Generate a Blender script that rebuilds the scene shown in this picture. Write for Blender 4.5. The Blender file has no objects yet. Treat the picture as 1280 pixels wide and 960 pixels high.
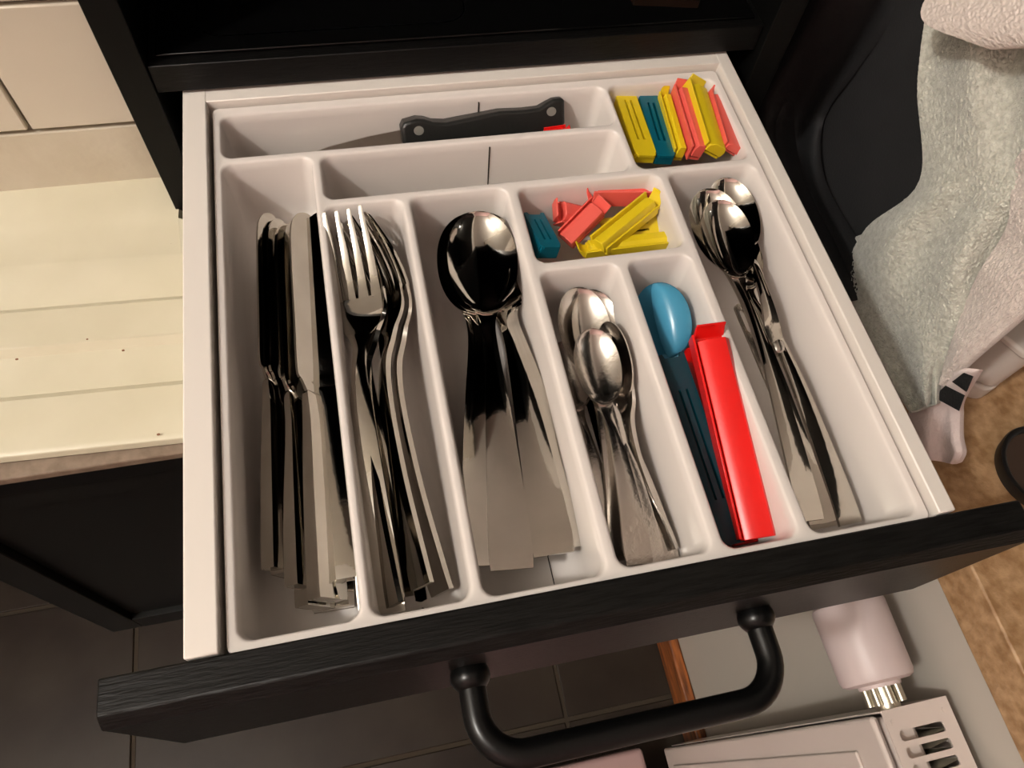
import bpy, bmesh, math, random
from mathutils import Vector, Matrix, noise
random.seed(7)
C = bpy.context.scene.collection
scn = bpy.context.scene
PI = math.pi

# ---------------------------------------------------------------- camera
F = 921.29
R0 = Vector((0.97607482, -0.20252882, 0.07912029))
R1 = Vector((-0.14190098, -0.86903943, -0.47395631))
R2 = Vector((0.16474846, 0.45138958, -0.87698654))
CAM = Vector((0.0907617, -0.0600970, 0.3047820))
cd = bpy.data.cameras.new('camera'); cam = bpy.data.objects.new('camera', cd); C.objects.link(cam)
m = Matrix((( R0.x, -R1.x, -R2.x, CAM.x), (R0.y, -R1.y, -R2.y, CAM.y), (R0.z, -R1.z, -R2.z, CAM.z), (0, 0, 0, 1)))
cam.matrix_world = m
cd.sensor_width = 36; cd.lens = F*36/1280; cd.clip_start = .01; cd.clip_end = 50
scn.camera = cam
# ---------------------------------------------------------------- light and exposure
w = bpy.data.worlds.new('world'); scn.world = w; w.use_nodes = True
bg = w.node_tree.nodes['Background']; bg.inputs[0].default_value = (1, .86, .7, 1); bg.inputs[1].default_value = .3
LAMP = Vector((-1.06, -.36, 1.42))
ld = bpy.data.lights.new('ceiling_lamp_light', 'POINT'); ld.shadow_soft_size = .05; ld.energy = 58; ld.color = (1, .955, .90)
lo = bpy.data.objects.new('ceiling_lamp_light', ld); C.objects.link(lo); lo.location = LAMP
lo.rotation_euler = (Vector((.17, .15, 0))-LAMP).to_track_quat('-Z', 'Y').to_euler()
scn.view_settings.view_transform = 'Standard'; scn.view_settings.look = 'None'
scn.view_settings.exposure = 0.0; scn.view_settings.gamma = 1; scn.view_settings.use_curve_mapping = False
scn.cycles.max_bounces = 8

def at(u, v, z=None, x=None, y=None):
    d = R0*((u-640)/F) + R1*((v-480)/F) + R2
    if z is not None: t = (z-CAM.z)/d.z
    elif x is not None: t = (x-CAM.x)/d.x
    else: t = (y-CAM.y)/d.y
    return CAM + d*t

# ---------------------------------------------------------------- materials
def mat(name, col, rough=.5, metal=0, bump=0, bscale=300, var=0, vscale=8, col2=None, spec=.5, coat=0, stretch=None, detail=4, sheen=0):
    M = bpy.data.materials.new(name); M.use_nodes = True
    nt = M.node_tree; b = nt.nodes['Principled BSDF']
    b.inputs['Base Color'].default_value = (*col, 1); b.inputs['Roughness'].default_value = rough
    b.inputs['Metallic'].default_value = metal; b.inputs['Specular IOR Level'].default_value = spec
    b.inputs['Coat Weight'].default_value = coat; b.inputs['Coat Roughness'].default_value = .1
    b.inputs['Sheen Weight'].default_value = sheen
    tc = nt.nodes.new('ShaderNodeTexCoord'); mp = nt.nodes.new('ShaderNodeMapping')
    nt.links.new(tc.outputs['Object'], mp.inputs[0])
    if stretch: mp.inputs['Scale'].default_value = stretch
    n = nt.nodes.new('ShaderNodeTexNoise'); n.inputs['Scale'].default_value = vscale; n.inputs['Detail'].default_value = detail
    nt.links.new(mp.outputs[0], n.inputs['Vector'])
    r = nt.nodes.new('ShaderNodeValToRGB')
    c2 = col2 if col2 else tuple(max(0, c*(1-max(var, .04))) for c in col)
    r.color_ramp.elements[0].color = (*c2, 1); r.color_ramp.elements[1].color = (*col, 1)
    r.color_ramp.elements[0].position = .35; r.color_ramp.elements[1].position = .65
    nt.links.new(n.outputs[0], r.inputs[0]); nt.links.new(r.outputs[0], b.inputs['Base Color'])
    if bump:
        n2 = nt.nodes.new('ShaderNodeTexNoise'); n2.inputs['Scale'].default_value = bscale; n2.inputs['Detail'].default_value = 3
        nt.links.new(mp.outputs[0], n2.inputs['Vector'])
        bp = nt.nodes.new('ShaderNodeBump'); bp.inputs['Strength'].default_value = bump; bp.inputs['Distance'].default_value = .001
        nt.links.new(n2.outputs[0], bp.inputs['Height']); nt.links.new(bp.outputs[0], b.inputs['Normal'])
    return M
M = dict(
 white=mat('white plastic', (.75, .695, .65), .26, spec=.5),
 rail=mat('white lacquered metal', (.78, .73, .67), .32),
 cream=mat('cream enamel', (.62, .58, .44), .3, vscale=20, col2=(.58, .54, .40)),
 black=mat('black brown board', (.003, .0028, .0026), .45, bump=.25, bscale=120, stretch=(1, 6, 6), spec=.2),
 blackpanel=mat('black lacquered panel', (.003, .003, .0028), .4, spec=.15),
 door=mat('dark lacquered door', (.006, .006, .0052), .4, spec=.12),
 front=mat('black stained ash front', (.009, .0085, .0078), .42, bump=.35, bscale=110, stretch=(1, 9, 9), vscale=60, col2=(.004, .0038, .0034), spec=.16),
 glass=mat('black glass', (.002, .002, .002), .04, spec=.25),
 line=mat('grey print line', (.12, .11, .10), .4),
 handle=mat('black powder coated metal', (.003, .003, .003), .28, spec=.3),
 steel=mat('polished steel', (.56, .53, .48), .06, metal=1, bump=.06, bscale=90, col2=(.50, .47, .42), vscale=40),
 satin=mat('satin steel', (.60, .56, .51), .2, metal=1, bump=.12, bscale=300, col2=(.60, .56, .52), vscale=60),
 dull=mat('worn steel', (.55, .51, .47), .27, metal=1, bump=.1, bscale=200, vscale=50, col2=(.42, .39, .35)),
 tile=mat('cream glazed tile', (.62, .56, .46), .22, vscale=6, col2=(.58, .52, .42), bump=.05, bscale=20),
 plaster=mat('cream rough plaster', (.60, .54, .43), .55, bump=.7, bscale=60, vscale=30, col2=(.55, .49, .38)),
 grout=mat('grey grout', (.28, .25, .2), .8, bump=.4),
 sealant=mat('brownish sealant', (.32, .23, .13), .6, vscale=50, col2=(.40, .33, .22)),
 stone=mat('travertine', (.50, .32, .17), .45, bump=.8, bscale=220, vscale=110, col2=(.30, .165, .07), detail=12),
 stonedark=mat('worktop stone', (.24, .18, .13), .5, bump=.3, bscale=300, vscale=150, col2=(.18, .13, .09)),
 floor=mat('shaded dark floor tile', (.036, .027, .019), .42, vscale=9, col2=(.022, .0145, .0105), bump=.2, bscale=40, detail=7, spec=.22),  # dark tile; tile and grout colours lowered further for an unseen person's shade
 fgrout=mat('floor grout', (.060, .047, .034), .9, spec=.1),
 wall=mat('painted wall', (.52, .48, .42), .6, bump=.35, bscale=25, vscale=5),
 room=mat('warm room wall', (.74, .69, .63), .8),
 pinkreflect=mat('pink reflection wall', (.70, .47, .46), .8),  # pink added to this unseen wall for a person's reflection in the cutlery
 ceil=mat('off white ceiling', (.88, .85, .80), .8),
 wood=mat('reddish brown wood', (.42, .13, .03), .4, vscale=20, stretch=(8, 1, 8), col2=(.10, .03, .01)),
 radiator=mat('white radiator enamel', (.66, .58, .53), .3),
 fins=mat('galvanised fins', (.62, .58, .50), .4, metal=.3),
 thermo=mat('white thermostat plastic', (.62, .53, .52), .4),
 brass=mat('pale nickel', (.72, .68, .58), .28, metal=1),
 coral=mat('coral plastic', (.86, .13, .10), .35),
 yellow=mat('yellow plastic', (.80, .60, .015), .35),
 teal=mat('teal plastic', (.0, .115, .17), .35),
 dteal=mat('dark teal plastic', (.0, .050, .070), .35),
 red=mat('red plastic', (.80, .010, .008), .3),
 blue=mat('light blue plastic', (.07, .32, .50), .25),
 slot=mat('dark slot', (.02, .015, .01), .6),
 grip=mat('black plastic grip', (.012, .013, .012), .38, bump=.2, bscale=500),
 rivet=mat('grey rivet', (.42, .42, .38), .35, metal=.6),
 terry=mat('greenish white terry', (.62, .62, .54), .95, bump=1.0, bscale=900, vscale=250, col2=(.46, .46, .39), sheen=.4),
 terryw=mat('pinkish white terry', (.74, .66, .60), .95, bump=1.0, bscale=900, vscale=250, col2=(.62, .54, .49), sheen=.4),
 hem=mat('woven towel hem', (.76, .67, .61), .85, bump=.5, bscale=1200, stretch=(1, 1, 4)),
 cloth=mat('pinkish white cloth', (.70, .60, .57), .9, bump=.5, bscale=500),
 blackcloth=mat('black knit cloth', (.006, .006, .006), .95, bump=.8, bscale=700),
 charcoal=mat('charcoal fabric', (.009, .009, .0098), .85, bump=.3, bscale=700, vscale=30, col2=(.012, .012, .013), sheen=.05),
 jacket=mat('black fabric', (.007, .007, .008), .7, bump=.3, bscale=500),
 pvc=mat('white plastic tub', (.62, .56, .50), .35),
 ringrubber=mat('black rubber rim', (.004, .004, .004), .4),
 dish=mat('dark dish inside', (.05, .032, .022), .4),
 pinkbox=mat('pale pink plastic', (.42, .28, .27), .4),
 lamp=None, brownboard=mat('brown wooden board', (.22, .09, .04), .5, vscale=40),
)
em = bpy.data.materials.new('lamp glow'); em.use_nodes = True
eb = em.node_tree.nodes['Principled BSDF']; eb.inputs['Emission Color'].default_value = (1, .85, .65, 1); eb.inputs['Emission Strength'].default_value = 12
M['lamp'] = em

# ---------------------------------------------------------------- helpers
def obj(name, bm, m_, parent=None, smooth=40, bevel=0, seg=2, mw=None):
    me = bpy.data.meshes.new(name)
    bmesh.ops.recalc_face_normals(bm, faces=bm.faces[:])
    bm.to_mesh(me); bm.free()
    me.materials.append(m_ if not isinstance(m_, str) else M[m_])
    if smooth:
        for p_ in me.polygons: p_.use_smooth = True
        me.set_sharp_from_angle(angle=math.radians(smooth))
    o = bpy.data.objects.new(name, me); C.objects.link(o)
    if parent: o.parent = parent
    if mw is not None: o.matrix_world = mw
    if bevel:
        b = o.modifiers.new('bevel', 'BEVEL'); b.width = bevel; b.segments = seg; b.limit_method = 'ANGLE'; b.angle_limit = math.radians(50)
    return o
def empty(name, loc=(0, 0, 0), mw=None):
    o = bpy.data.objects.new(name, None); C.objects.link(o); o.empty_display_size = .02
    if mw is not None: o.matrix_world = mw
    else: o.location = loc
    return o
def tag(o, label=None, cat=None, group=None, kind=None):
    if label: o['label'] = label
    if cat: o['category'] = cat
    if group: o['group'] = group
    if kind: o['kind'] = kind
    return o
def box(bm, x0, x1, y0, y1, z0, z1, mw=None):
    vs = [bm.verts.new(Vector(c) if mw is None else mw@Vector(c)) for c in
          [(x0, y0, z0), (x1, y0, z0), (x1, y1, z0), (x0, y1, z0), (x0, y0, z1), (x1, y0, z1), (x1, y1, z1), (x0, y1, z1)]]
    for f in [(0, 3, 2, 1), (4, 5, 6, 7), (0, 1, 5, 4), (1, 2, 6, 5), (2, 3, 7, 6), (3, 0, 4, 7)]: bm.faces.new([vs[i] for i in f])
def B(*a, mw=None):
    bm = bmesh.new(); box(bm, *a, mw=mw); return bm
def boxobj(name, dims, m_, parent=None, bevel=0, seg=2):
    return obj(name, B(*dims), m_, parent, bevel=bevel, seg=seg)
def extrude_poly(bm, pts, a0, a1, axis='x'):
    """pts 2D outline; extruded along axis from a0 to a1"""
    def mk(p, a):
        if axis == 'x': return (a, p[0], p[1])
        if axis == 'y': return (p[0], a, p[1])
        return (p[0], p[1], a)
    A = [bm.verts.new(mk(p, a0)) for p in pts]; Bv = [bm.verts.new(mk(p, a1)) for p in pts]
    n = len(pts)
    for i in range(n): bm.faces.new((A[i], A[(i+1) % n], Bv[(i+1) % n], Bv[i]))
    bm.faces.new(A[::-1]); bm.faces.new(Bv)
def cyl(bm, p0, p1, r0, r1=None, n=24):
    r1 = r0 if r1 is None else r1
    p0 = Vector(p0); p1 = Vector(p1); d = (p1-p0).normalized(); q = d.to_track_quat('Z', 'Y')
    a = [bm.verts.new(p0+q@Vector((r0*math.cos(2*PI*i/n), r0*math.sin(2*PI*i/n), 0))) for i in range(n)]
    b = [bm.verts.new(p1+q@Vector((r1*math.cos(2*PI*i/n), r1*math.sin(2*PI*i/n), 0))) for i in range(n)]
    for i in range(n): bm.faces.new((a[i], a[(i+1) % n], b[(i+1) % n], b[i]))
    bm.faces.new(a[::-1]); bm.faces.new(b)
def lathe(bm, p0, axis, prof, n=32):
    """prof: (dist along axis, radius)"""
    p0 = Vector(p0); q = Vector(axis).normalized().to_track_quat('Z', 'Y'); rings = []
    for h, r in prof:
        rings.append([bm.verts.new(p0+q@Vector((r*math.cos(2*PI*i/n), r*math.sin(2*PI*i/n), h))) for i in range(n)])
    for a, b in zip(rings, rings[1:]):
        for i in range(n): bm.faces.new((a[i], a[(i+1) % n], b[(i+1) % n], b[i]))
    bm.faces.new(rings[0][::-1]); bm.faces.new(rings[-1])
def tube(bm, pts, r, n=16):
    pts = [Vector(p) for p in pts]; rings = []
    q = None; prev = None
    for i, p in enumerate(pts):
        t = (pts[min(i+1, len(pts)-1)]-pts[max(i-1, 0)]).normalized()
        if q is None: q = t.to_track_quat('Z', 'Y')
        else: q = prev.rotation_difference(t) @ q
        prev = t
        rr = r(i) if callable(r) else r
        rings.append([bm.verts.new(p+q@Vector((rr*math.cos(2*PI*k/n), rr*math.sin(2*PI*k/n), 0))) for k in range(n)])
    for a, b in zip(rings, rings[1:]):
        for k in range(n): bm.faces.new((a[k], a[(k+1) % n], b[(k+1) % n], b[k]))
    bm.faces.new(rings[0][::-1]); bm.faces.new(rings[-1])
def rrect(x0, x1, y0, y1, r, n=6):
    pts = []
    for cx, cy, a in ((x1-r, y1-r, 0), (x0+r, y1-r, 90), (x0+r, y0+r, 180), (x1-r, y0+r, 270)):
        for i in range(n+1):
            t = math.radians(a+90*i/n); pts.append((cx+r*math.cos(t), cy+r*math.sin(t)))
    return pts

# ================================================================ STRUCTURE
FZ = -.85
floor = empty('floor', (0, 0, FZ)); tag(floor, kind='structure')
g = boxobj('grout_bed', (-1.5, 1.4, -1.6, .75, -.03, -.003), 'fgrout', floor); 
tm = None
for i in range(-3, 3):
    for j in range(-5, 3):
        x0 = -.318+.592*i+.003; y0 = -.017+.299*j+.003
        if x0 > 1.3 or x0 < -1.5: continue
        if tm is None:
            t = boxobj('floor_tile', (0, .586, 0, .293, -.01, 0), 'floor', floor, bevel=.0012); tm = t
            md = t.modifiers
        else:
            t = tm.copy(); C.objects.link(t)
        t.location = (x0, y0, 0)
# room shell outside the frame
tag(boxobj('ceiling', (-1.5, 1.4, -1.6, 1.2, 1.6, 1.65), 'ceil'), kind='structure')
win = boxobj('window_1', (.80, .812, -1.2, 1.0, .0, 1.25), 'glass'); tag(win, kind='structure')
tag(boxobj('wall_left', (-1.55, -1.5, -1.6, 1.2, FZ, 1.6), 'room'), kind='structure')
tag(boxobj('wall_front', (-1.5, 1.4, -1.65, -1.6, FZ, 1.6), 'pinkreflect'), kind='structure')
# tiled back wall
XL = -.0325
wb = empty('wall_back', (0, .34, 0)); tag(wb, kind='structure')
boxobj('wall_core', (-1.5, XL, .004, .05, FZ, 1.6), 'grout', wb)
boxobj('plaster_band', (-1.5, XL, -.0005, .004, -.096, -.0445), 'plaster', wb, bevel=.001)
boxobj('sealant_strip', (-1.5, XL, -.004, .004, -.106, -.098), 'sealant', wb, bevel=.002)
for row, off in ((0, -.101), (1, -.19), (2, -.101)):
    z0 = -.0415+.083*row
    xx = off
    edges = [XL]
    while xx > -1.4:
        edges.append(xx); xx -= .2
    for a, b in zip(edges, edges[1:]):
        if a-b < .01: continue
        boxobj('wall_tile', (b+.0012, a-.0012 if a != XL else XL, -.001, .004, z0+.0003, z0+.0805), 'tile', wb, bevel=.0009)
# right wall below the window, stone sill
wr = empty('wall_right', (.45, 0, 0)); tag(wr, kind='structure')
boxobj('wall_core', (0, .06, -1.6, 1.2, FZ, -.188), 'wall', wr)
boxobj('upper_wall', (.36, .42, -1.6, 1.2, -.148, 1.6), 'room', wr)
bb = boxobj('baseboard_right', (.434, .4498, -1.6, .75, FZ+.001, FZ+.062), 'wood', bevel=.003); tag(bb, kind='structure')
sl = boxobj('window_sill', (.445, .81, -.75, .72, -.187, -.149), 'stone', bevel=.0015); tag(sl, kind='structure', label='brown travertine window sill slab above the radiator')
# wall behind tall cabinet
tag(boxobj('trim_1', (-1.5, 1.4, 1.2, 1.25, FZ, 1.6), 'room'), kind='structure')

# ================================================================ LEFT COUNTER
ct = boxobj('stone_worktop', (-.75, -.014, .135, .304, -.1075, -.1005), 'stonedark', bevel=.001)
o_ = boxobj('rear_strip', (-.75, -.034, .3042, .338, -.112, -.1005), 'stonedark', ct)
tag(ct, 'speckled brown stone worktop edge under the cream drainboard', 'worktop')
# drainboard: corrugated profile
dr = empty('drainboard', (-.034, .24, -.1)); tag(dr, 'cream enamel draining board with wide ridges, left of the drawer', 'drainboard')
prof = [(.0995, -.0002), (.0995, .0085), (.099, .0105), (.062, .0105), (.055, .0088), (.034, .0088), (.031, .0095), (.003, .0030), (-.002, .0072), (-.0285, .0084), (-.0325, .0036), (-.058, .0020), (-.063, .0062), (-.095, .0070), (-.0985, .0058), (-.0995, .001), (-.0995, -.0002)]
pf = []
for a, b in zip(prof, prof[1:]):
    pf.append(a)
bm = bmesh.new(); extrude_poly(bm, pf, -.42, 0, 'x')
for v in bm.verts:
    if v.co.x > -.01: v.co.x = .0025 if v.co.y > .06 else .018
obj('ribbed_top', bm, 'cream', dr, smooth=30, bevel=.0006)
dr.rotation_euler = (0, 0, -.045)
for (sx, sy, sr) in ((225, 297, .0009), (20, 451, .0011), (154, 439, .0010), (198, 543, .0012), (108, 425, .0009)):
    pass
# black base cabinet with framed door
cb = empty('base_cabinet', (-.13, .14, -.5)); tag(cb, 'black base cabinet with framed door under the drainboard', 'cabinet')
def cbx(n, d, m_, par=cb, bev=.0008):
    bm = B(d[0]+.13, d[1]+.13, d[2]-.14, d[3]-.14, d[4]+.5, d[5]+.5); o = obj(n, bm, m_, par, bevel=bev); return o
cbx('body', (-.216, -.036, .158, .336, -.498, -.128), 'blackpanel')
cbx('top_strip', (-.75, -.014, .1375, .302, -.1275, -.108), 'blackpanel')
door = cbx('door', (-.186, -.014, .146, .156, -.466, -.155), 'door')
for n, d in (('stile', (-.216, -.187, .140, .1565, -.5, -.131)), ('rail', (-.1865, -.014, .140, .1565, -.5, -.4665)), ('rail', (-.1865, -.014, .140, .1565, -.1545, -.131))):
    o = cbx(n, d, 'door', cb)
# left extension of cabinet top so that the counter rests on something
cbx('side_panel', (-.75, -.735, .158, .336, -.849, -.128), 'blackpanel')

# ================================================================ TALL CABINET
tc_ = empty('tall_cabinet', (.17, .31, FZ)); tag(tc_, 'black tall cabinet behind the open drawer with a shelf niche', 'cabinet')
def tcx(n, d, m_, bev=.0006):
    bm = B(d[0]-.17, d[1]-.17, d[2]-.31, d[3]-.31, d[4]-FZ, d[5]-FZ); return obj(n, bm, m_, tc_, bevel=bev)
tcx('side_panel', (-.031, -.013, .309, .72, FZ, .70), 'blackpanel')
tcx('side_panel', (.353, .371, .304, .72, FZ, .70), 'blackpanel')
tcx('back_panel', (-.013, .353, .70, .718, FZ, .70), 'blackpanel')
tcx('shelf', (-.0125, .3525, .3105, .698, .0022, .0195), 'black')
tcx('top_panel', (-.013, .353, .31, .70, .682, .70), 'blackpanel')
tcx('lower_front', (-.012, .352, .315, .33, FZ+.08, -.115), 'blackpanel')
# black glass plate on the shelf, with printed outline
gp = empty('glass_plate', (.17, .32, .0197)); tag(gp, 'black glossy glass plate with thin rounded outline on the niche shelf', 'hob')
obj('plate', B(-.178, .178, -.003, .36, 0, .002), 'glass', gp, bevel=.0006)
bm = bmesh.new()
o1 = rrect(-.156, -.002, .009, .21, .014, 8); o2 = rrect(-.1553, -.0027, .0097, .2093, .0133, 8)
va = [bm.verts.new((a, b, .0021)) for a, b in o1]; vb = [bm.verts.new((a, b, .0021)) for a, b in o2]
n = len(va)
for i in range(n): bm.faces.new((va[i], va[(i+1) % n], vb[(i+1) % n], vb[i]))
bmesh.ops.solidify(bm, geom=bm.faces[:], thickness=.0002)
obj('outline', bm, 'line', gp, smooth=0)
bo = empty('brown_board', (.30, .345, .022)); tag(bo, 'brown wooden board edge lying on the black glass plate at top', 'board')
bm = bmesh.new(); extrude_poly(bm, [(-.024, -.0025), (0, -.006), (.018, -.009), (.022, .10), (-.03, .10)], 0, .006, 'z'); obj('board', bm, 'brownboard', bo, bevel=.0008)

# ================================================================ DRAWER
DR = empty('drawer', (.17, .15, -.1)); tag(DR, 'open kitchen drawer with white sides and black grained front', 'drawer')
def dx(n, d, m_, bev=.0005, seg=2):
    bm = B(d[0]-.17, d[1]-.17, d[2]-.15, d[3]-.15, d[4]+.1, d[5]+.1); return obj(n, bm, m_, DR, bevel=bev, seg=seg)
dx('side_rail', (0, .013, .0005, .325, -.09, 0), 'rail', .0008)
dx('side_rail', (.3265, .335, .0005, .325, -.09, 0), 'rail', .0008)
dx('back_panel', (.0062, .3285, .3035, .3248, -.085, -.0002), 'rail', .0006)
dx('bottom_panel', (.0131, .3264, .0005, .303, -.064, -.0562), 'rail', 0)
# front with chamfered edges
bm = bmesh.new()
ch = .0025
extrude_poly(bm, [(-.15, .0), (-.15-.0135, 0), (-.15-.018, -.0055), (-.15-.018, -.103), (-.15-.0155, -.1045), (-.1502, -.1045)][::-1], -.201, .199, 'x')
bmesh.ops.translate(bm, verts=bm.verts[:], vec=(0, 0, .0985))
ft = obj('drawer_front', bm, 'front', DR, bevel=.0009, smooth=30)
# handle
hy = -.0565
hp = empty('pull_handle', (0, 0, 0)); hp.name = 'handle'; hp.parent = DR
def hv(x, y, z): return (x-.17, y-.15, z+.1)
ha = Vector(hv(.108, -.018, -.0425)); hb = Vector(hv(.247, -.018, -.0485))
pts = []
off = Vector((0, hy+.018, 0)); rad = .019
for i in range(3): pts.append(ha+Vector((0, -.004, 0))+(off*1).normalized()*(.006*i))
L1 = abs(hy+.018)
dirx = (hb-ha).normalized()
c1 = ha+Vector((0, -(L1-rad), 0))
for i in range(0, 11):
    t = PI/2*i/10; pts.append(c1+dirx*rad*(1-math.cos(t))+Vector((0, -rad*math.sin(t), 0)))
c2 = hb+Vector((0, -(L1-rad), 0))
for i in range(10, -1, -1):
    t = PI/2*i/10; pts.append(c2-dirx*rad*(1-math.cos(t))+Vector((0, -rad*math.sin(t), 0)))
for i in (2, 1, 0): pts.append(hb+Vector((0, -.004-.006*i, 0)))
bm = bmesh.new(); tube(bm, pts, .0061, 20); obj('bar', bm, 'handle', hp, smooth=50)
for q in (ha, hb):
    bm = bmesh.new(); lathe(bm, q, (0, -1, 0), [(-.0005, .0078), (.002, .0088), (.005, .0090), (.0070, .0080), (.009, .0064)], 28)
    obj('handle_base', bm, 'handle', hp, smooth=60)

# ================================================================ TRAY
ZR = -.0045; ZF = -.052
pockets = {
 'A': (.0190, .2478, .2628, .2962), 'B': (.0188, .0676, .0035, .2588), 'C': (.0716, .2465, .2258, .2586),
 'D': (.0707, .1130, .0030, .2215), 'E': (.1166, .1712, .0025, .2222), 'F': (.1766, .2608, .1676, .2210),
 'G': (.1760, .2194, .0037, .1624), 'H': (.2244, .2606, .0030, .1628), 'I': (.2658, .3205, .0025, .2212),
 'J': (.2500, .3205, .2256, .2957)}
TR = empty('cutlery_tray', (.17, .15, -.056)); tag(TR, 'white plastic expandable cutlery tray with ten compartments, filling the drawer', 'cutlery tray')
OX, OY, OZ = .17, .15, -.056
bm = bmesh.new()
def loop(pts, z): return [bm.verts.new((a-OX, b-OY, z-OZ)) for a, b in pts]
def bridge(a, b):
    n = len(a)
    for i in range(n): bm.faces.new((a[i], a[(i+1) % n], b[(i+1) % n], b[i]))
edges = []
for k, (x0, x1, y0, y1) in pockets.items():
    r = .0062
    levels = [(-.0009, 0), (-.0002, -.0003), (.0004, -.0012), (.0012, -.006), (.0030, -.030), (.0036, -.0390), (.0052, -.0432), (.0085, -.0462), (.0125, -.0473)]
    prev = None
    for ins, dz in levels:
        rr = max(.003, r+(.0015 if dz < -.03 else 0)+ (ins*.3 if ins > .004 else 0))
        lp = loop(rrect(x0+ins, x1-ins, y0+ins, y1-ins, rr, 7), ZR+dz)
        if prev is None:
            for i in range(len(lp)): edges.append(bm.edges.new((lp[i], lp[(i+1) % len(lp)])))
        else: bridge(prev, lp)
        prev = lp
    bm.faces.new(prev)
ox = (.0152, .3243, -.0, .3018)
out = loop(rrect(*ox, .003, 4), ZR)
oe = [bm.edges.new((out[i], out[(i+1) % len(out)])) for i in range(len(out))]
edges += oe
out2 = loop(rrect(ox[0]-.0005, ox[1]+.0005, ox[2], ox[3]+.0004, .003, 4), ZR-.0012); bridge(out, out2)
out3 = loop(rrect(ox[0], ox[1], ox[2], ox[3], .003, 4), ZR-.010); bridge(out2, out3)
bmesh.ops.triangle_fill(bm, use_beauty=True, use_dissolve=False, edges=edges, normal=(0, 0, 1))
me = bpy.data.meshes.new('tray_body')
bm.to_mesh(me); bm.free(); me.materials.append(M['white'])
for p_ in me.polygons: p_.use_smooth = True
me.set_sharp_from_angle(angle=math.radians(48))
tb = bpy.data.objects.new('tray_body', me); C.objects.link(tb); tb.parent = TR
def trp(n, d, m_='white', bev=.0002):
    return obj(n, B(d[0]-OX, d[1]-OX, d[2]-OY, d[3]-OY, d[4]-OZ, d[5]-OZ), m_, TR, bevel=bev)
# feet under the tray and the sliding overlap seams
# thin seams: shadow-gap strips where the sliding half overlaps
def seam(p, q, m_='slot', wd=.0004):
    p = Vector(p)-Vector((OX, OY, OZ)); q = Vector(q)-Vector((OX, OY, OZ)); bm = bmesh.new(); cyl(bm, p, q, wd, n=6); obj('seam', bm, m_, TR)
for u_, v_, y_ in ((598, 124, .2962), (612, 176, .2586), (628, 240, .2222)):
    x_ = at(u_, v_, y=y_).x
    seam((x_, y_-.0012, ZR-.004), (x_, y_-.0032, ZR-.034), 'slot', .00042)
seam((.1555, .006, ZF+.0012), (.1555, .05, ZF+.0002), 'slot', .00025)
seam(at(949, 372, z=ZF+.0002), at(985, 341, z=ZF+.0002), 'slot', .00022)
# low ledge on the divider and in the compartment floor, where the front half slides
def slab(n, px, z0, z1):
    bm = bmesh.new(); P_ = [at(u, v, z=z1)-Vector((OX, OY, OZ)) for u, v in px]
    extrude_poly(bm, [(p.x, p.y) for p in P_], z0-OZ, z1-OZ, 'z'); return obj(n, bm, 'white', TR, bevel=.0002)

# ================================================================ CUTLERY
def interp(st, ns):
    """st: list of tuples (y, ...). Catmull-Rom over params, ns samples per span"""
    out = []
    for i in range(len(st)-1):
        p0 = st[max(i-1, 0)]; p1 = st[i]; p2 = st[i+1]; p3 = st[min(i+2, len(st)-1)]
        for k in range(ns):
            t = k/ns
            out.append(tuple(.5*((2*b)+(-a+c)*t+(2*a-5*b+4*c-d)*t*t+(-a+3*b-3*c+d)*t**3) for a, b, c, d in zip(p0, p1, p2, p3)))
    out.append(tuple(st[-1])); return out
def ribbon(bm, st, nx=12):
    """st tuples (y, w, z, bowl, t, cx); closed strip"""
    tops = []; bots = []
    for y, w_, z, bowl, t, cx in st:
        w_ = max(w_, .00015)
        a = []; b = []
        for i in range(nx+1):
            u = math.sin((i/nx-.5)*PI) if nx > 4 else -1+2*i/nx
            zz = z-bowl*(1-u*u)
            e = 0
            a.append(bm.verts.new((cx+u*w_, y, zz))); b.append(bm.verts.new((cx+u*w_*.985, y, zz-t)))
        tops.append(a); bots.append(b)
    for s in range(len(st)-1):
        for i in range(nx):
            bm.faces.new((tops[s][i], tops[s][i+1], tops[s+1][i+1], tops[s+1][i]))
            bm.faces.new((bots[s][i+1], bots[s][i], bots[s+1][i], bots[s+1][i+1]))
        bm.faces.new((tops[s][0], tops[s+1][0], bots[s+1][0], bots[s][0]))
        bm.faces.new((tops[s+1][nx], tops[s][nx], bots[s][nx], bots[s+1][nx]))
    for s in (0, -1):
        for i in range(nx):
            bm.faces.new((tops[s][i], tops[s][i+1], bots[s][i+1], bots[s][i]))
def place(L, tail, head, zt, zh, roll, ymax=None):
    if ymax:      # keep the head inside the compartment
        while at(*head, z=zh).y > ymax-.0036: zh += .0004
    P0 = at(*tail, z=zt); P1 = at(*head, z=zh)
    Y = P1-P0; s = Y.length/L; Y.normalize()
    X = Y.cross(Vector((0, 0, 1))).normalized(); Z = X.cross(Y)
    Rm = Matrix((X, Y, Z)).transposed() @ Matrix.Rotation(math.radians(roll), 3, 'Y')
    return Matrix.Translation(P0) @ Rm.to_4x4() @ Matrix.Scale(s, 4)
def copy_tree(o, parent=None):
    c = o.copy(); C.objects.link(c)
    if parent: c.parent = parent
    for ch_ in [x for x in bpy.data.objects if x.parent == o]:
        copy_tree(ch_, c)
    return c

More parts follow.
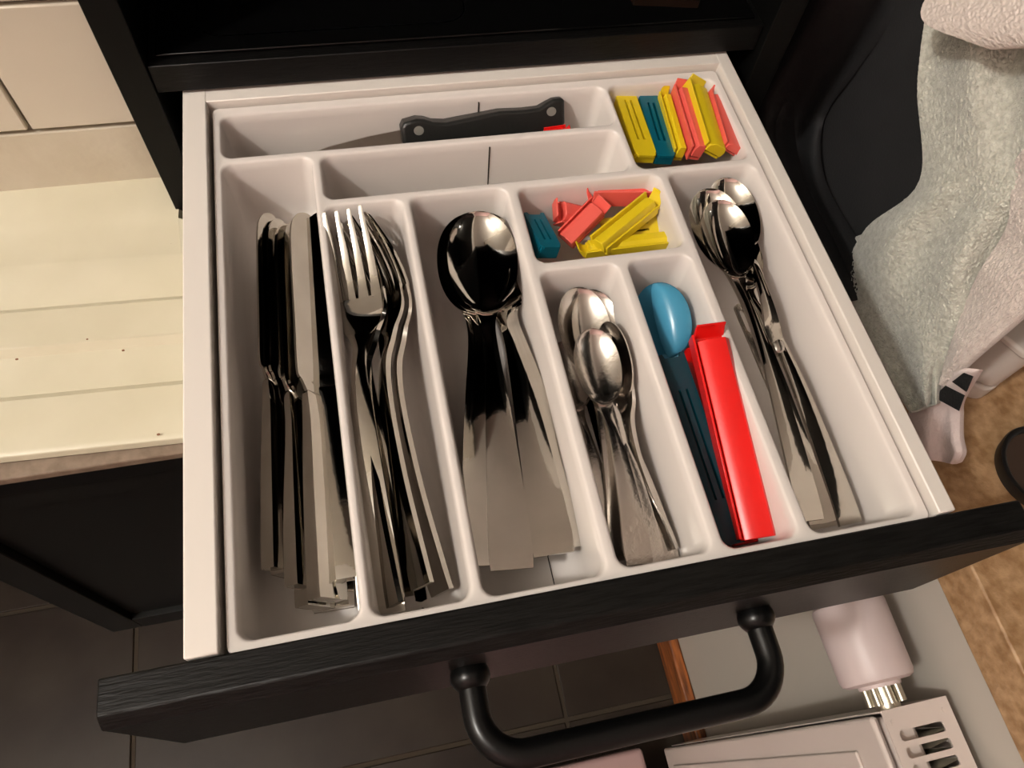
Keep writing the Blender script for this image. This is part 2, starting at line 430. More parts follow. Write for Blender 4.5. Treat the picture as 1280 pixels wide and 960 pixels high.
def bowl_stations(y0, y1, W, zr, depth, t, skew=.54, rise=0, n=22):
    st = []
    for i in range(n+1):
        u = .5-.5*math.cos(PI*i/n)
        f = max(0, 1-abs((u-skew)/(skew if u < skew else 1-skew))**2.15)**.5
        d = depth*f**1.3
        st.append((y0+(y1-y0)*u, W*f, zr+rise*u*u, d, t, 0))
    return st
def make_spoon(name, L, W, bl, hw, nw, m_, zt=.010):
    root = empty(name)
    nk = L-bl
    hs = interp([(0, hw*.98, zt, 0, .0024, 0), (.012, hw, zt+.0018, .0001, .0026, 0), (nk*.35, hw*.80, zt+.0045, -.0003, .0026, 0), (nk*.6, hw*.58, zt+.005, -.0005, .0027, 0),
                 (nk*.82, nw, zt+.002, -.0006, .0030, 0), (nk*.95, nw*1.05, zt-.003, -.0004, .0026, 0), (nk+.003, nw*1.9, zt-.0035, .0004, .0019, 0), (nk+.0075, W*.60, zt-.0025, .0028, .0014, 0)], 6)
    bm = bmesh.new(); ribbon(bm, hs, 8); obj('handle', bm, m_, root, smooth=35)
    bs = bowl_stations(nk, L, W, zt-.002, bl*.13, .0012, rise=.0015)
    bm = bmesh.new(); ribbon(bm, bs, 18); obj('bowl', bm, m_, root, smooth=60)
    return root
def make_fork(name, L, m_):
    root = empty(name); zt = .010
    hs = interp([(0, .0100, zt, 0, .0024, 0), (.012, .0102, zt+.0018, .0001, .0026, 0), (.05, .0082, zt+.005, -.0003, .0027, 0), (.09, .0055, zt+.0055, -.0005, .0027, 0),
                 (.115, .0034, zt+.003, -.0005, .0030, 0), (.130, .0036, zt-.002, -.0003, .0028, 0), (.138, .0065, zt-.004, 0, .0022, 0)], 6)
    bm = bmesh.new(); ribbon(bm, hs, 8); obj('handle', bm, m_, root, smooth=35)
    ps = interp([(.137, .0060, zt-.0037, .0002, .0022, 0), (.143, .0108, zt-.0052, .0008, .0020, 0), (.150, .0128, zt-.0062, .0013, .0018, 0), (.160, .0130, zt-.0060, .0014, .0017, 0)], 6)
    bm = bmesh.new(); ribbon(bm, ps, 12)
    for k in (-1.5, -.5, .5, 1.5):
        c = k*.0068
        zz = zt-.0062-.0013*(1-(k/1.9)**2)
        ts = interp([(.159, .0027, zz, 0, .0017, c), (.170, .0021, zz+.0012, -.0001, .0017, c*1.0), (.185, .0017, zz+.0052, -.0001, .0016, c*.98), (.200, .0012, zz+.0115, -.0001, .0013, c*.96), (L-.0007, .0008, zz+.014, 0, .0010, c*.95), (L, .0003, zz+.0142, 0, .0006, c*.95)], 4)
        ribbon(bm, ts, 4)
    obj('tines', bm, m_, root, smooth=45)
    return root
def make_knife(name, L, m_):
    root = empty(name)
    hs = interp([(0, .0088, .007, 0, .0068, 0), (.001, .0094, .0072, 0, .0072, 0), (.012, .0095, .0072, -.0004, .0072, 0), (.05, .0086, .0068, -.0006, .0066, 0), (.085, .0070, .0060, -.0006, .0052, 0), (.1, .0070, .0052, -.0004, .0038, 0), (.103, .0062, .0048, 0, .0026, 0)], 5)
    bm = bmesh.new(); ribbon(bm, hs, 6); obj('handle', bm, m_, root, smooth=30)
    bs = interp([(.1025, .0060, .0044, 0, .0018, 0), (.108, .0082, .0042, 0, .0015, -.001), (.113, .0098, .0040, 0, .0014, -.0022), (.14, .0098, .0040, 0, .0013, -.0022), (.18, .0098, .0040, 0, .0012, -.0022), (.203, .0092, .0039, 0, .0011, -.0016), (.214, .0072, .0039, 0, .0010, .0006), (L-.002, .0040, .0038, 0, .0009, .0036), (L, .0012, .0038, 0, .0008, .0054)], 5)
    bm = bmesh.new(); ribbon(bm, bs, 6); obj('blade', bm, m_, root, smooth=30)
    return root

# --- dinner knives
kn = make_knife('dinner_knife', .222, M['steel'])
knives = [ # tail px, head px, zt, zh, roll, label
 ((341, 715), (329, 266), -.030, -.022, 66, 'steel dinner knife on edge, leftmost in the knife compartment'),
 ((352, 722), (341, 273), -.034, -.027, 68, 'steel dinner knife second from the left, its handle end half hidden'),
 ((372, 737), (352, 280), -.028, -.028, 62, 'steel dinner knife third from the left, handle end rounded and lit'),
 ((386, 762), (364, 276), -.033, -.030, 60, 'steel dinner knife in the middle with the square handle end lowest in its row'),
 ((402, 752), (372, 266), -.026, -.020, 58, 'steel dinner knife lying highest, its thin spine running up the middle of the bundle'),
 ((418, 763), (382, 285), -.045, -.040, 4, 'steel dinner knife underneath, its rounded end under the right hand handles'),
 ((424, 728), (394, 270), -.030, -.026, -4, 'steel dinner knife with broad blade leaning against the right divider'),
 ((431, 722), (402, 288), -.040, -.038, 6, 'steel dinner knife furthest right, squeezed against the divider to the forks'),
]
for i, (t_, h_, zt, zh, ro, lb) in enumerate(knives):
    o = kn if i == 0 else copy_tree(kn)
    o.matrix_world = place(.222, t_, h_, zt, zh, ro, .2588); tag(o, lb, 'knife', 'dinner knives in the left compartment')
# --- forks
fk = make_fork('dinner_fork', .206, M['steel'])
forks = [
 ((486, 770), (440, 284), -.036, -.016, -12, 'steel dinner fork lying on top, bright tines fanned upper left, pale handle leftmost'),
 ((497, 752), (443, 298), -.046, -.032, -10, 'steel dinner fork just beneath the top one, its tines showing left of the bright ones'),
 ((512, 758), (465, 290), -.028, -.024, -62, 'steel dinner fork on its side with thin curved neck, handle in the middle ending lowest'),
 ((546, 733), (480, 287), -.034, -.026, -58, 'steel dinner fork on its side with a pinkish reflecting handle end'),
 ((574, 738), (488, 285), -.040, -.030, -66, 'steel dinner fork on its side, furthest right with the dark handle'),
]
for i, (t_, h_, zt, zh, ro, lb) in enumerate(forks):
    o = fk if i == 0 else copy_tree(fk)
    o.matrix_world = place(.206, t_, h_, zt, zh, ro, .2215); tag(o, lb, 'fork', 'dinner forks in the second compartment')
# --- tablespoons
sp = make_spoon('tablespoon', .204, .0196, .066, .0103, .0036, M['steel'])
spoons = [
 ((638, 716), (597, 276), -.034, -.018, 0, 'steel tablespoon on top of the nested stack, mirror bowl facing up'),
 ((612, 711), (592, 277), -.037, -.0215, -2, 'steel tablespoon nested second, handle fanned to the left'),
 ((604, 708), (587, 279), -.041, -.0250, -3, 'steel tablespoon nested in the stack, its handle at the far left of the fan'),
 ((688, 699), (601, 278), -.036, -.0285, 4, 'steel tablespoon nested in the stack, handle swung right with a lit flat end'),
 ((697, 692), (603, 280), -.040, -.0320, 6, 'steel tablespoon nested in the stack, handle just right of the swung one'),
 ((706, 682), (605, 282), -.043, -.0350, 8, 'steel tablespoon lower in the stack, handle second from the right'),
 ((712, 672), (598, 283), -.046, -.0385, 9, 'steel tablespoon at the bottom, handle furthest right in the fan'),
]
for i, (t_, h_, zt, zh, ro, lb) in enumerate(spoons):
    o = sp if i == 0 else copy_tree(sp)
    o.matrix_world = place(.204, t_, h_, zt, zh, ro, .2222); tag(o, lb, 'spoon', 'tablespoons nested in the middle compartment')
# --- teaspoons
ts = make_spoon('teaspoon', .136, .0135, .047, .0072, .0026, M['satin'], .007)
teas = [
 ((796, 707), (736, 416), -.034, -.018, 0, 'satin teaspoon in front with its oval bowl facing up'),
 ((777, 703), (719, 366), -.044, -.030, 6, 'polished teaspoon behind the front one, bowl tilted left and dark inside'),
 ((784, 700), (735, 369), -.046, -.036, 10, 'teaspoon nested under the tilted one, only its thin right rim showing'),
 ((847, 687), (765, 404), -.038, -.022, -70, 'teaspoon on its side at the right, curved thin handle apart from the others'),
 ((768, 690), (702, 432), -.044, -.034, -8, 'teaspoon mostly buried at the left wall with only its bowl edge showing'),
 ((832, 702), (752, 455), -.042, -.034, -4, 'teaspoon under the front bowl with handle fanned to the right'),
 ((812, 706), (745, 440), -.040, -.030, 2, 'teaspoon under the front bowl with handle straight below it'),
]
pol = None
for i, (t_, h_, zt, zh, ro, lb) in enumerate(teas):
    o = ts if i == 0 else copy_tree(ts)
    o.matrix_world = place(.136, t_, h_, zt, zh, ro, .1624); tag(o, lb, 'spoon', 'teaspoons in the small compartment')
# --- serving spoons on the right
ds = make_spoon('dessert_spoon', .215, .0165, .058, .0070, .0030, M['steel'])
des = [
 ((1006, 655), (893, 260), -.032, -.013, -4, 'shiny serving spoon in front, bowl facing up in the right compartment'),
 ((1022, 664), (879, 247), -.038, -.018, -8, 'shiny serving spoon nested behind the front one at the left wall'),
 ((1052, 660), (896, 275), -.042, -.026, 2, 'shiny serving spoon under the others, its long handle running along the right'),
]
for i, (t_, h_, zt, zh, ro, lb) in enumerate(des):
    o = ds if i == 0 else copy_tree(ds)
    o.matrix_world = place(.215, t_, h_, zt, zh, ro, .2212); tag(o, lb, 'spoon', 'serving spoons in the right compartment')
# short spoon with a round ended handle
rs = make_spoon('short_spoon', .118, .0150, .052, .0046, .0034, M['steel'], .008)
bm = bmesh.new(); lathe(bm, (0, .001, .0065), (0, -1, 0), [(-.003, .0046), (0, .0048), (.0022, .0044), (.0036, .0034), (.0042, .0018)], 24)
obj('end_knob', bm, 'dull', rs, smooth=60)
rs.matrix_world = place(.118, (966, 444), (901, 231), -.030, -.016, -4, .2212)
tag(rs, 'short steel spoon with the rearmost bowl and a thick round ended handle', 'spoon')
# slotted steel opener
so = empty('slotted_opener')
bm = bmesh.new()
o1 = rrect(-.005, .005, 0, .075, .0045, 5); o2 = rrect(-.0025, .0025, .052, .070, .0024, 5)
ea = []
for o_ in (o1, o2):
    v_ = [bm.verts.new((a, b, 0)) for a, b in o_]
    ea += [bm.edges.new((v_[i], v_[(i+1) % len(v_)])) for i in range(len(v_))]
r_ = bmesh.ops.triangle_fill(bm, use_beauty=True, edges=ea)
bmesh.ops.solidify(bm, geom=bm.faces[:], thickness=.0016)
obj('plate', bm, 'dull', so, smooth=30)
so.matrix_world = place(.065, (975, 500), (930, 395), -.030, -.024, 12)
tag(so, 'small steel opener plate with a slot among the serving spoon handles', 'opener')

# ================================================================ CLIPS
def make_clip(name, L, W, H, m_, style='flat', m_slot='slot'):
    root = empty(name); h = H
    bm = bmesh.new()
    # clamp bar: U section
    pr = [(-W/2, 0), (W/2, 0), (W/2, h*.55), (W/2-.0014, h*.55), (W/2-.0014, h*.16), (-W/2+.0014, h*.16), (-W/2+.0014, h*.55), (-W/2, h*.55)]
    extrude_poly(bm, pr, .002, L-.003, 'y'); obj('clamp_bar', bm, m_, root, bevel=.0003)
    bm = bmesh.new()
    if style == 'flat':      # broad face with two slits and notched end
        out_ = [(-W*.36, 0), (W*.36, 0), (W/2, .004), (W/2, L), (W*.34, L+.0005), (W*.28, L-.0025), (-W*.28, L-.0025), (-W*.34, L+.0005), (-W/2, L), (-W/2, .004)]
        vs = [bm.verts.new((a, b, h)) for a, b in out_]; ea = [bm.edges.new((vs[i], vs[(i+1) % len(vs)])) for i in range(len(vs))]
        for c in (-W*.14, W*.14):
            s_ = [(c-.0008, L*.22), (c+.0008, L*.22), (c+.0008, L*.80), (c-.0008, L*.80)]
            vv = [bm.verts.new((a, b, h)) for a, b in s_]; ea += [bm.edges.new((vv[i], vv[(i+1) % 4])) for i in range(4)]
        bmesh.ops.triangle_fill(bm, use_beauty=True, edges=ea)
        bmesh.ops.solidify(bm, geom=bm.faces[:], thickness=.0022)
        obj('jaw', bm, m_, root, smooth=20)
        obj('groove_floor', B(-W*.3, W*.3, L*.2, L*.82, h*.2, h*.3), m_slot, root)
        bm = bmesh.new()
        for sx in (-1, 1): box(bm, sx*W*.46-.0008, sx*W*.46+.0008, .003, L-.001, h*.2, h-.0005)
        box(bm, -W*.45, W*.45, .001, .003, h*.1, h-.0005)
        obj('skirt', bm, m_, root)
    else:                    # ridged bar with slanted flange and latch tab
        pr = [(-W/2+.001, h*.3), (W/2-.001, h*.3), (W/2-.001, h*.75), (W*.30, h), (-W*.22, h), (-W/2+.001, h*.75)]
        extrude_poly(bm, pr, 0, L-.004, 'y'); obj('jaw', bm, m_, root, bevel=.0004)
        bm = bmesh.new(); extrude_poly(bm, [(-W*.5-.0004, 0), (-W*.5-.0022, h*.9), (-W*.5-.0008, h*.92), (-W*.5+.0008, 0)], .001, L, 'y'); obj('flange', bm, m_, root, bevel=.0003)
    bm = bmesh.new()   # latch hook at the head end
    extrude_poly(bm, [(L-.005, h*.1), (L+.001, h*.15), (L+.0044, h*.70), (L+.0055, h*1.02), (L+.0044, h*1.06), (L+.0035, h*.85), (L-.001, h*.45), (L-.005, h*.45)], -W*.42, W*.42, 'x')
    if style != 'flat': obj('latch', bm, m_, root, bevel=.0003)
    else: bm.free()
    return root
def clip(L, W, H, m_, style, tail, head, zt, zh, roll, label, group, name='bag_clip'):
    c = make_clip(name, L, W, H, M[m_], style)
    c.matrix_world = place(L, tail, head, zt, zh, roll); tag(c, label, 'clip', group)
    return c
GJ = 'bag clips in the back right compartment'; GF = 'bag clips in the centre compartment'; GH = 'long clips in the narrow compartment'
clip(.066, .0145, .008, 'yellow', 'flat', (804, 206), (775, 121), -.018, -.020, 6, 'yellow bag clip with two slits, leftmost in the back right compartment', GJ)
clip(.064, .0130, .009, 'teal', 'flat', (828, 208), (804, 126), -.020, -.022, 4, 'teal bag clip with two slits beside the leftmost yellow one', GJ)
clip(.066, .0085, .016, 'yellow', 'bar', (846, 203), (826, 132), -.020, -.020, 4, 'narrow yellow bag clip between the teal and the coral ones', GJ)
clip(.067, .0100, .016, 'coral', 'bar', (866, 202), (843, 125), -.016, -.016, 10, 'coral bag clip upright between two yellow ones', GJ)
clip(.070, .0185, .012, 'yellow', 'bar', (886, 196), (862, 116), -.012, -.012, 30, 'broad yellow bag clip lying open and highest in the back right compartment', GJ)
clip(.064, .0170, .010, 'coral', 'bar', (910, 193), (890, 126), -.013, -.014, 30, 'coral bag clip furthest right against the tray wall', GJ)
# centre compartment
clip(.054, .015, .014, 'coral', 'bar', (818, 252), (735, 252), -.026, -.022, 20, 'coral bag clip lying crosswise along the back wall of the centre compartment', GF)
clip(.026, .018, .014, 'coral', 'bar', (722, 275), (690, 268), -.030, -.022, -20, 'short coral bag clip end sticking up behind the slanted coral one', GF)
clip(.044, .018, .013, 'coral', 'bar', (706, 305), (748, 262), -.026, -.018, 14, 'coral bag clip slanting up to the right on top of the pile', GF)
clip(.050, .020, .010, 'yellow', 'flat', (822, 286), (748, 294), -.030, -.030, -20, 'yellow slitted bag clip lying flat under the slanted yellow one', GF)
clip(.052, .0115, .010, 'yellow', 'bar', (748, 316), (818, 259), -.022, -.018, -14, 'yellow bag clip slanting up to the right over the flat yellow one', GF)
clip(.062, .012, .009, 'yellow', 'bar', (830, 305), (728, 317), -.026, -.026, 10, 'yellow bag clip lying along the front wall of the centre compartment', GF)
clip(.046, .019, .014, 'teal', 'flat', (684, 325), (662, 282), -.017, -.022, 14, 'teal bag clip upright in the left corner of the centre compartment', GF)
# narrow compartment: long clips and scoop
def longclip(tail, head, zt, zh, roll, L, W, H, m_, label, style):
    return clip(L, W, H, m_, style, tail, head, zt, zh, roll, label, GH)
longclip((906, 684), (829, 452), -.038, -.024, 6, .118, .0180, .012, 'dteal', 'long dark teal bag clip with slits along the left wall of the narrow compartment', 'flat')
longclip((942, 674), (882, 424), -.032, -.010, -2, .124, .0220, .014, 'red', 'long bright red bag clip lying on top in the narrow compartment', 'bar')
longclip((930, 682), (864, 452), -.048, -.036, -4, .112, .0180, .010, 'red', 'second long red bag clip underneath the bright red one', 'bar')
# blue scoop: two-tone shell
sc = empty('blue_scoop')
bm = bmesh.new(); ribbon(bm, bowl_stations(0, .052, .0190, .008, .0140, .0014, skew=.5, rise=.002), 20); obj('bowl', bm, 'blue', sc, smooth=60)
bm = bmesh.new(); ribbon(bm, [(y, w_*.62, z+.001, -.0065*(w_/.019), t, .0072*(w_/.019)) for y, w_, z, d, t, c in bowl_stations(.001, .0515, .0190, .008, .014, .0012, skew=.5, rise=.002)], 12); obj('lip', bm, 'blue', sc, smooth=60)
bm = bmesh.new(); ribbon(bm, interp([(-.05, .005, .006, 0, .002, 0), (-.02, .005, .007, 0, .002, 0), (.004, .006, .007, 0, .002, 0)], 4), 6); obj('handle', bm, 'blue', sc, smooth=40)
sc.matrix_world = place(.052, (842, 450), (822, 357), -.036, -.022, -34)
tag(sc, 'light blue plastic scoop with round bowl behind the dark teal clip', 'scoop')

# ================================================================ KITCHEN KNIFE in the back compartment
ck = empty('kitchen_knife')
side = [(0, .000), (0, .013), (.002, .0165), (.010, .0182), (.015, .0172), (.020, .0148), (.028, .0135), (.045, .0152), (.062, .0172), (.078, .0162), (.088, .0165), (.093, .0195), (.097, .0215), (.1035, .0218), (.1045, .0195), (.1048, .004), (.102, -.0005), (.085, -.0018), (.06, -.0005), (.03, .0012), (.01, .000)]
bm = bmesh.new(); extrude_poly(bm, side, -.0065, .0065, 'x'); bmesh.ops.recalc_face_normals(bm, faces=bm.faces[:])
obj('handle', bm, 'grip', ck, bevel=.0022, seg=4)
for yy, zz in ((.0105, .0105), (.0955, .0135)):
    bm = bmesh.new(); cyl(bm, (-.0068, yy, zz), (.0068, yy, zz), .0031, n=24); obj('rivet', bm, 'rivet', ck)
bm = bmesh.new(); extrude_poly(bm, [(.001, -.0005), (.001, .0105), (-.02, .0085), (-.045, .0045), (-.062, -.0005), (-.07, -.004), (-.05, -.0045), (-.03, -.005)], -.0007, .0007, 'x'); obj('blade', bm, 'satin', ck, smooth=30)
A0 = at(503, 181, z=-.026); A1 = at(703, 158, z=-.026)
A0.y -= .0; Yv = (A1-A0).normalized(); Xv = Yv.cross(Vector((0, 0, 1))).normalized(); Zv = Xv.cross(Yv)
Rm = Matrix((Xv, Yv, Zv)).transposed() @ Matrix.Rotation(math.radians(-28), 3, 'Y')
ck.matrix_world = Matrix.Translation(A0) @ Rm.to_4x4() @ Matrix.Scale((A1-A0).length/.1048, 4) @ Matrix.Diagonal((1, 1, .88, 1))
tag(ck, 'kitchen knife with black riveted handle in the long back compartment', 'knife')
clip(.032, .012, .009, 'red', 'bar', (680, 170), (708, 166), -.024, -.022, 0, 'small red clip peeking out under the kitchen knife handle', None)

# ================================================================ RADIATOR with thermostat
RD = empty('radiator', (.41, -.078, -.77)); tag(RD, 'white panel radiator with slotted top grille under the stone sill', 'radiator')
ry0, ry1 = -.78, 0.0
# top grille with slots, local coordinates: x -.025..+.027, z top .55
bm = bmesh.new()
out_ = [(-.0235, ry0), (.0265, ry0), (.0265, ry1), (-.0235, ry1)]
vs = [bm.verts.new((a, b, .55)) for a, b in out_]; ea = [bm.edges.new((vs[i], vs[(i+1) % 4])) for i in range(4)]
sy = -.0140
k = 0
while sy > ry0+.03:
    s_ = rrect(-.0170, .0165, sy-.0066, sy, .0018, 3); vv = [bm.verts.new((a, b, .55)) for a, b in s_]
    ea += [bm.edges.new((vv[i], vv[(i+1) % len(vv)])) for i in range(len(vv))]
    sy -= .0104
bmesh.ops.triangle_fill(bm, use_beauty=True, edges=ea)
bmesh.ops.solidify(bm, geom=bm.faces[:], thickness=.0015)
obj('top_grille', bm, 'radiator', RD, smooth=20)
boxs = (('end_cap', (-.0235, .0265, -.0012, 0, .02, .5495)), ('back_sheet', (.0255, .0268, ry0, -.0012, .02, .5485)))
for n, d in boxs: obj(n, B(*d), 'radiator', RD, bevel=.0004)
# front panel with embossed field (faces -x)
bm = bmesh.new()
box(bm, -.0300, -.0245, ry0, -.002, .0, .545)
obj('front_panel', bm, 'radiator', RD, bevel=.0035, seg=4)
zz = .03
pan = [(-.0322, -.0300)]
bm = bmesh.new(); box(bm, -.0328, -.0300, ry0+.02, -.022, .035, .512); obj('embossed_field', bm, 'radiator', RD, bevel=.0026, seg=4)
# fins: zigzag sheet under the grille
bm = bmesh.new(); zp = []; y_ = -.006; s = 0
while y_ > ry0+.01:
    zp.append((.004 if s % 2 else .0225, y_)); y_ -= .0032; s += 1
a_ = [bm.verts.new((p[0], p[1], .20)) for p in zp]; b_ = [bm.verts.new((p[0], p[1], .544)) for p in zp]
for i in range(len(zp)-1): bm.faces.new((a_[i], a_[i+1], b_[i+1], b_[i]))
f_ = obj('convector_fins', bm, 'fins', RD, smooth=0); tag(f_, kind='stuff')
bm = bmesh.new(); box(bm, -.0215, .003, ry0+.01, -.004, .45, .540); obj('water_channel', bm, 'radiator', RD, bevel=.004)
for px_ in (-.018, .021):
    bm = bmesh.new(); cyl(bm, (px_, -.008, .5499), (px_, -.008, .5506), .0018, n=16); obj('screw', bm, 'radiator', RD)
boxobj('wall_bracket', (.0268, .0395, -.30, -.26, .1, .5), 'radiator', RD)
boxobj('foot', (-.02, .02, -.20, -.17, -.0795, .02), 'radiator', RD)
# valve
tx, tz = -.0085, .535
bm = bmesh.new(); lathe(bm, (tx, .074, tz), (0, -1, 0), [(0, .0235), (.0015, .0258), (.004, .0265), (.052, .0258), (.0555, .0245), (.0572, .021), (.0575, .015), (.060, .0145)], 40); obj('thermostat_head', bm, 'thermo', RD, smooth=40)
bm = bmesh.new(); cyl(bm, (tx, .016, tz), (tx, 0, tz), .0085, n=20)
th = obj('valve_body', bm, 'brass', RD)
bm = bmesh.new()
for i in range(8):
    a = 2*PI*i/8+.2; cyl(bm, (tx+.0115*math.cos(a), .0145, tz+.0115*math.sin(a)), (tx+.0115*math.cos(a), .003, tz+.0115*math.sin(a)), .0027, n=10)
obj('valve_ribs', bm, 'brass', th, smooth=50)

# pale box on the floor bottom
pb = empty('floor_box', (.2, -.2, FZ)); tag(pb, 'pale pinkish plastic box on the dark floor left of the radiator, bottom edge', 'box')
obj('body', B(-.10, .148, -.30, .128, .0005, .10), 'pinkbox', pb, bevel=.006, seg=3)
bm = bmesh.new(); lathe(bm, (.085, .015, .1), (0, 0, 1), [(0, .06), (.004, .06), (.005, .057), (.004, .052), (.001, .050)], 36); obj('lid_ring', bm, 'dish', pb)

# ================================================================ SILL OBJECTS
# white plastic tub with groove
q0 = at(1214, 512, z=-.146)
tub = empty('white_tub', (q0.x+.006, q0.y+.004, -.149)); tub.rotation_euler = (0, 0, math.radians(26)); tag(tub, 'white plastic tub with a moulded groove on the stone sill below the towel', 'tub')
def tubring(n, z0, z1, ins):
    bm = bmesh.new(); A = rrect(ins, .16-ins, ins, .13-ins, .012, 6); extrude_poly(bm, A, z0, z1, 'z'); return obj(n, bm, 'pvc', tub, bevel=.002, seg=3)
tubring('base', .0, .016, .0); tubring('groove', .015, .019, .0025); tubring('wall', .0185, .060, .0005); tubring('lid', .0595, .066, -.002)
# round dark dish
q1 = at(1300, 590, z=-.145)
di = empty('round_dish', (q1.x, q1.y, -.149)); tag(di, 'round dark dish with thick black rim on the stone sill at the right edge', 'dish')
bm = bmesh.new(); lathe(bm, (0, 0, 0), (0, 0, 1), [(0.0002, .026), (.002, .0305), (.010, .0325), (.012, .032), (.0125, .030), (.0115, .0282), (.008, .0278)], 48); obj('rim', bm, 'ringrubber', di, smooth=50)
bm = bmesh.new(); lathe(bm, (0, 0, .0078), (0, 0, 1), [(0, .028), (.0012, .0277)], 40); obj('inside', bm, 'dish', di)

def inpoly(pt, poly):
    x, y = pt; c = False; n = len(poly)
    for i in range(n):
        x1, y1 = poly[i]; x2, y2 = poly[(i+1) % n]
        if (y1 > y) != (y2 > y) and x < (x2-x1)*(y-y1)/(y2-y1)+x1: c = not c
    return c
def sheet(name, rows, surf, thick, m_, nu=60, nv=80, parent=None, bumpy=0, bs=400, smooth=60):
    """rows: list of (left px, right px) edges from top to bottom, put on surface x=surf(y,z)-like via x plane;
       cloth built as closed body with thickness"""
    def lerp(a, b, t): return (a[0]+(b[0]-a[0])*t, a[1]+(b[1]-a[1])*t)
    Ls = interp([r[0] for r in rows], 8); Rs = interp([r[1] for r in rows], 8)
    def samp(S, t):
        f = t*(len(S)-1); i = min(int(f), len(S)-2); return lerp(S[i], S[i+1], f-i)
    bm = bmesh.new(); fr = []; bk = []
    for j in range(nv+1):
        l = samp(Ls, j/nv); r = samp(Rs, j/nv); a = []; b = []
        for i in range(nu+1):
            s_ = i/nu; u, v = lerp(l, r, s_)
            base = surf(s_, j/nv)
            P_ = at(u, v, x=base)
            edge = min(i, nu-i, j, nv-j)/4.0
            ed = math.sqrt(max(0, 1-(1-min(edge, 1))**2))
            nz = (noise.noise(P_*bs)+.6*noise.noise(P_*bs*2.1+Vector((3, 7, 1))))*bumpy if bumpy else 0
            a.append(bm.verts.new(P_+Vector((-thick*ed*.5-nz*.75, -nz*.35, nz*.6)))); b.append(bm.verts.new(P_+Vector((thick*ed*.5, 0, 0))))
        fr.append(a); bk.append(b)
    for j in range(nv):
        for i in range(nu):
            bm.faces.new((fr[j][i], fr[j+1][i], fr[j+1][i+1], fr[j][i+1])); bm.faces.new((bk[j][i], bk[j][i+1], bk[j+1][i+1], bk[j+1][i]))
    bmesh.ops.remove_doubles(bm, verts=bm.verts[:], dist=1e-6)
    return obj(name, bm, m_, parent, smooth=smooth)
# charcoal and black fabrics right of the cabinet
ch_ = sheet('hanging_fabric', [((1128, -40), (1290, -60)), ((1080, 50), (1260, 40)), ((1030, 115), (1230, 130)), ((1000, 168), (1200, 200)), ((1005, 225), (1190, 270)), ((1030, 270), (1160, 310)), ((1058, 318), (1120, 330))],
            lambda s, t: .466+.010*s+.004*math.sin(t*5), .010, 'charcoal', 30, 36, smooth=70)
tag(ch_, 'charcoal grey fabric panel with pale scuffs hanging behind the towel', 'fabric')
jk = sheet('black_garment', [((965, -60), (1150, -60)), ((945, 20), (1118, 20)), ((925, 90), (1070, 90)), ((930, 150), (1030, 150)), ((965, 225), (1030, 225)), ((1010, 310), (1075, 310)), ((1050, 380), (1095, 370))],
           lambda s, t: .408+.058*s**.8+.004*math.sin(s*9+t*3)-.028*max(0, t-.5)*2*s, .008, 'jacket', 36, 60, smooth=70)
tag(jk, 'black garment hanging between the tall cabinet and the charcoal fabric', 'garment')
# towel
TW = empty('terry_towel', at(1200, 400, x=.43)); tag(TW, 'greenish white terry towel with folded hem hanging right of the drawer', 'towel')
def par(o):
    o.parent = TW; o.matrix_parent_inverse = Matrix.Translation(TW.location).inverted(); return o
def tsurf(s, t):
    return .436-.010*math.sin(s*3.1)*(.4+t)+.0035*math.sin(s*11+t*5)+.003*math.sin((s*1.4-t*1.1)*9)
par(sheet('terry_body', [((1160, 20), (1330, 30)), ((1150, 110), (1320, 130)), ((1153, 225), (1300, 230)), ((1085, 285), (1268, 290)), ((1062, 345), (1236, 345)), ((1085, 420), (1215, 415)), ((1125, 490), (1190, 478)), ((1143, 516), (1178, 502))],
      tsurf, .007, 'terry', 190, 420, bumpy=.0013, bs=620, smooth=80))
par(sheet('terry_border', [((1345, 150), (1400, 150)), ((1275, 195), (1400, 200)), ((1262, 280), (1380, 290)), ((1224, 345), (1300, 378)), ((1194, 425), (1212, 455)), ((1176, 480), (1184, 484))],
      lambda s, t: .431-.004*math.sin(s*3)+.002*math.sin(t*30)*(1-s), .006, 'terryw', 130, 300, bumpy=.0011, bs=620, smooth=80))
par(sheet('folded_hem', [((1185, -30), (1330, -40)), ((1160, 5), (1330, 0)), ((1165, 30), (1330, 30)), ((1215, 50), (1330, 52)), ((1250, 62), (1330, 58))],
      lambda s, t: .412-.008*math.sin(t*PI*.9), .010, 'hem', 170, 90, bumpy=.0009, bs=620, smooth=80))
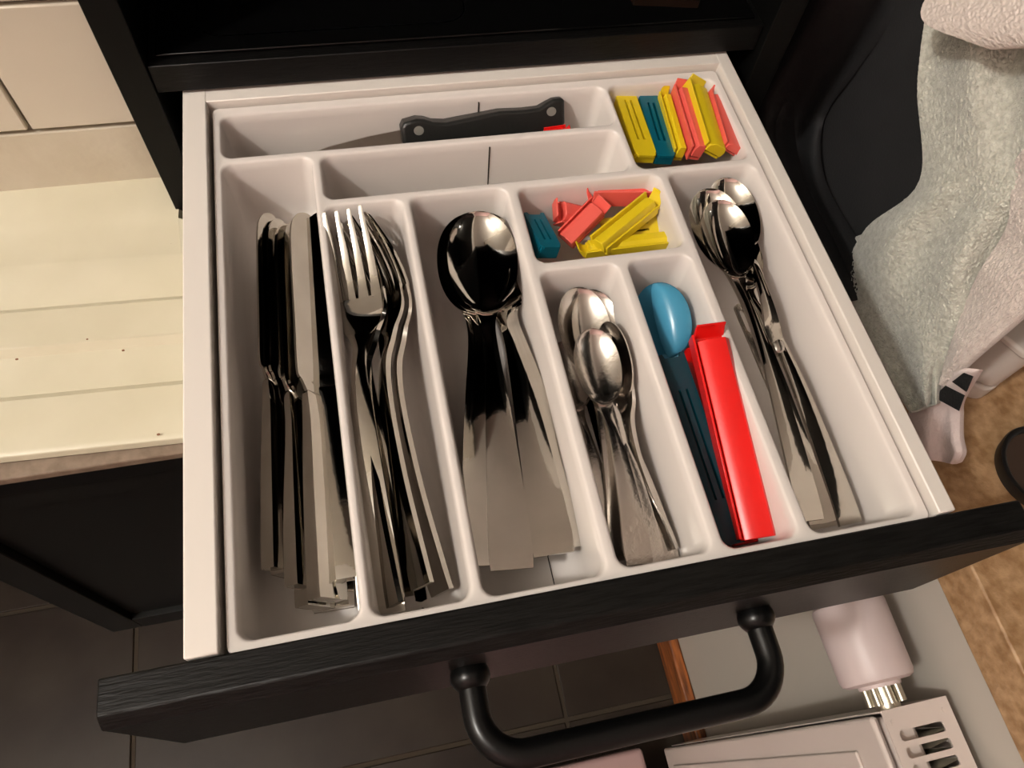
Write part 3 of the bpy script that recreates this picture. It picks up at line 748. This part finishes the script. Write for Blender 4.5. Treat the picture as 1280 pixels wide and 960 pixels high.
par(sheet('inner_fold', [((1058, 300), (1080, 292)), ((1054, 330), (1085, 330)), ((1066, 365), (1090, 370)), ((1085, 395), (1100, 400))],
      lambda s, t: .447, .005, 'terry', 14, 30, bumpy=.0006, bs=420, smooth=80))
# cloth end with stripes
CS = empty('striped_cloth', at(1190, 545, x=.447)); tag(CS, 'pinkish white cloth end with two black stripes sticking out below the towel', 'cloth')
def par2(o):
    o.parent = CS; o.matrix_parent_inverse = Matrix.Translation(CS.location).inverted(); return o
par2(sheet('cloth_end', [((1170, 455), (1225, 462)), ((1152, 490), (1202, 500)), ((1140, 515), (1200, 520)), ((1148, 550), (1200, 548)), ((1160, 572), (1203, 566)), ((1172, 573), (1196, 580))],
      lambda s, t: .434+.014*t+.003*math.sin(s*7+t*4), .010, 'cloth', 50, 70, bumpy=.0003, bs=200, smooth=80))
par2(sheet('stripe', [((1182, 482), (1206, 494)), ((1166, 496), (1199, 514))], lambda s, t: .4265, .003, 'blackcloth', 20, 12))
par2(sheet('stripe', [((1205, 466), (1216, 470)), ((1190, 477), (1208, 490))], lambda s, t: .4265, .003, 'blackcloth', 20, 12))

# crumbs on the drainboard
for i, (u, v, rr) in enumerate(((21, 449, .0008), (154, 438, .0008), (198, 543, .0009), (214, 305, .0006), (109, 424, .0006))):
    pz = -.1+.0085; q = at(u, v, z=pz); bm = bmesh.new(); bmesh.ops.create_icosphere(bm, subdivisions=1, radius=rr)
    for vv in bm.verts: vv.co = Vector((vv.co.x*1.3, vv.co.y*.9, vv.co.z*.6))
    o = obj('crumb', bm, 'brownboard'); o.location = (q.x, q.y, pz); tag(o, 'tiny brown crumb on the drainboard, '+['furthest left', 'middle one of the row', 'nearest its front edge', 'topmost, close to the drawer', 'smallest, left of the middle'][i], 'crumb', 'crumbs on the drainboard')
# lamp body where the light hangs
lp = empty('ceiling_lamp', LAMP+Vector((0, 0, .03))); tag(lp, 'round ceiling lamp hanging up left outside the picture', 'lamp')
bm = bmesh.new(); lathe(bm, (0, 0, 0), (0, 0, 1), [(.03, .02), (.05, .022), (.06, .008), (.12, .008), (.125, .04), (.149, .04)], 32); obj('lamp_shade', bm, 'rail', lp)
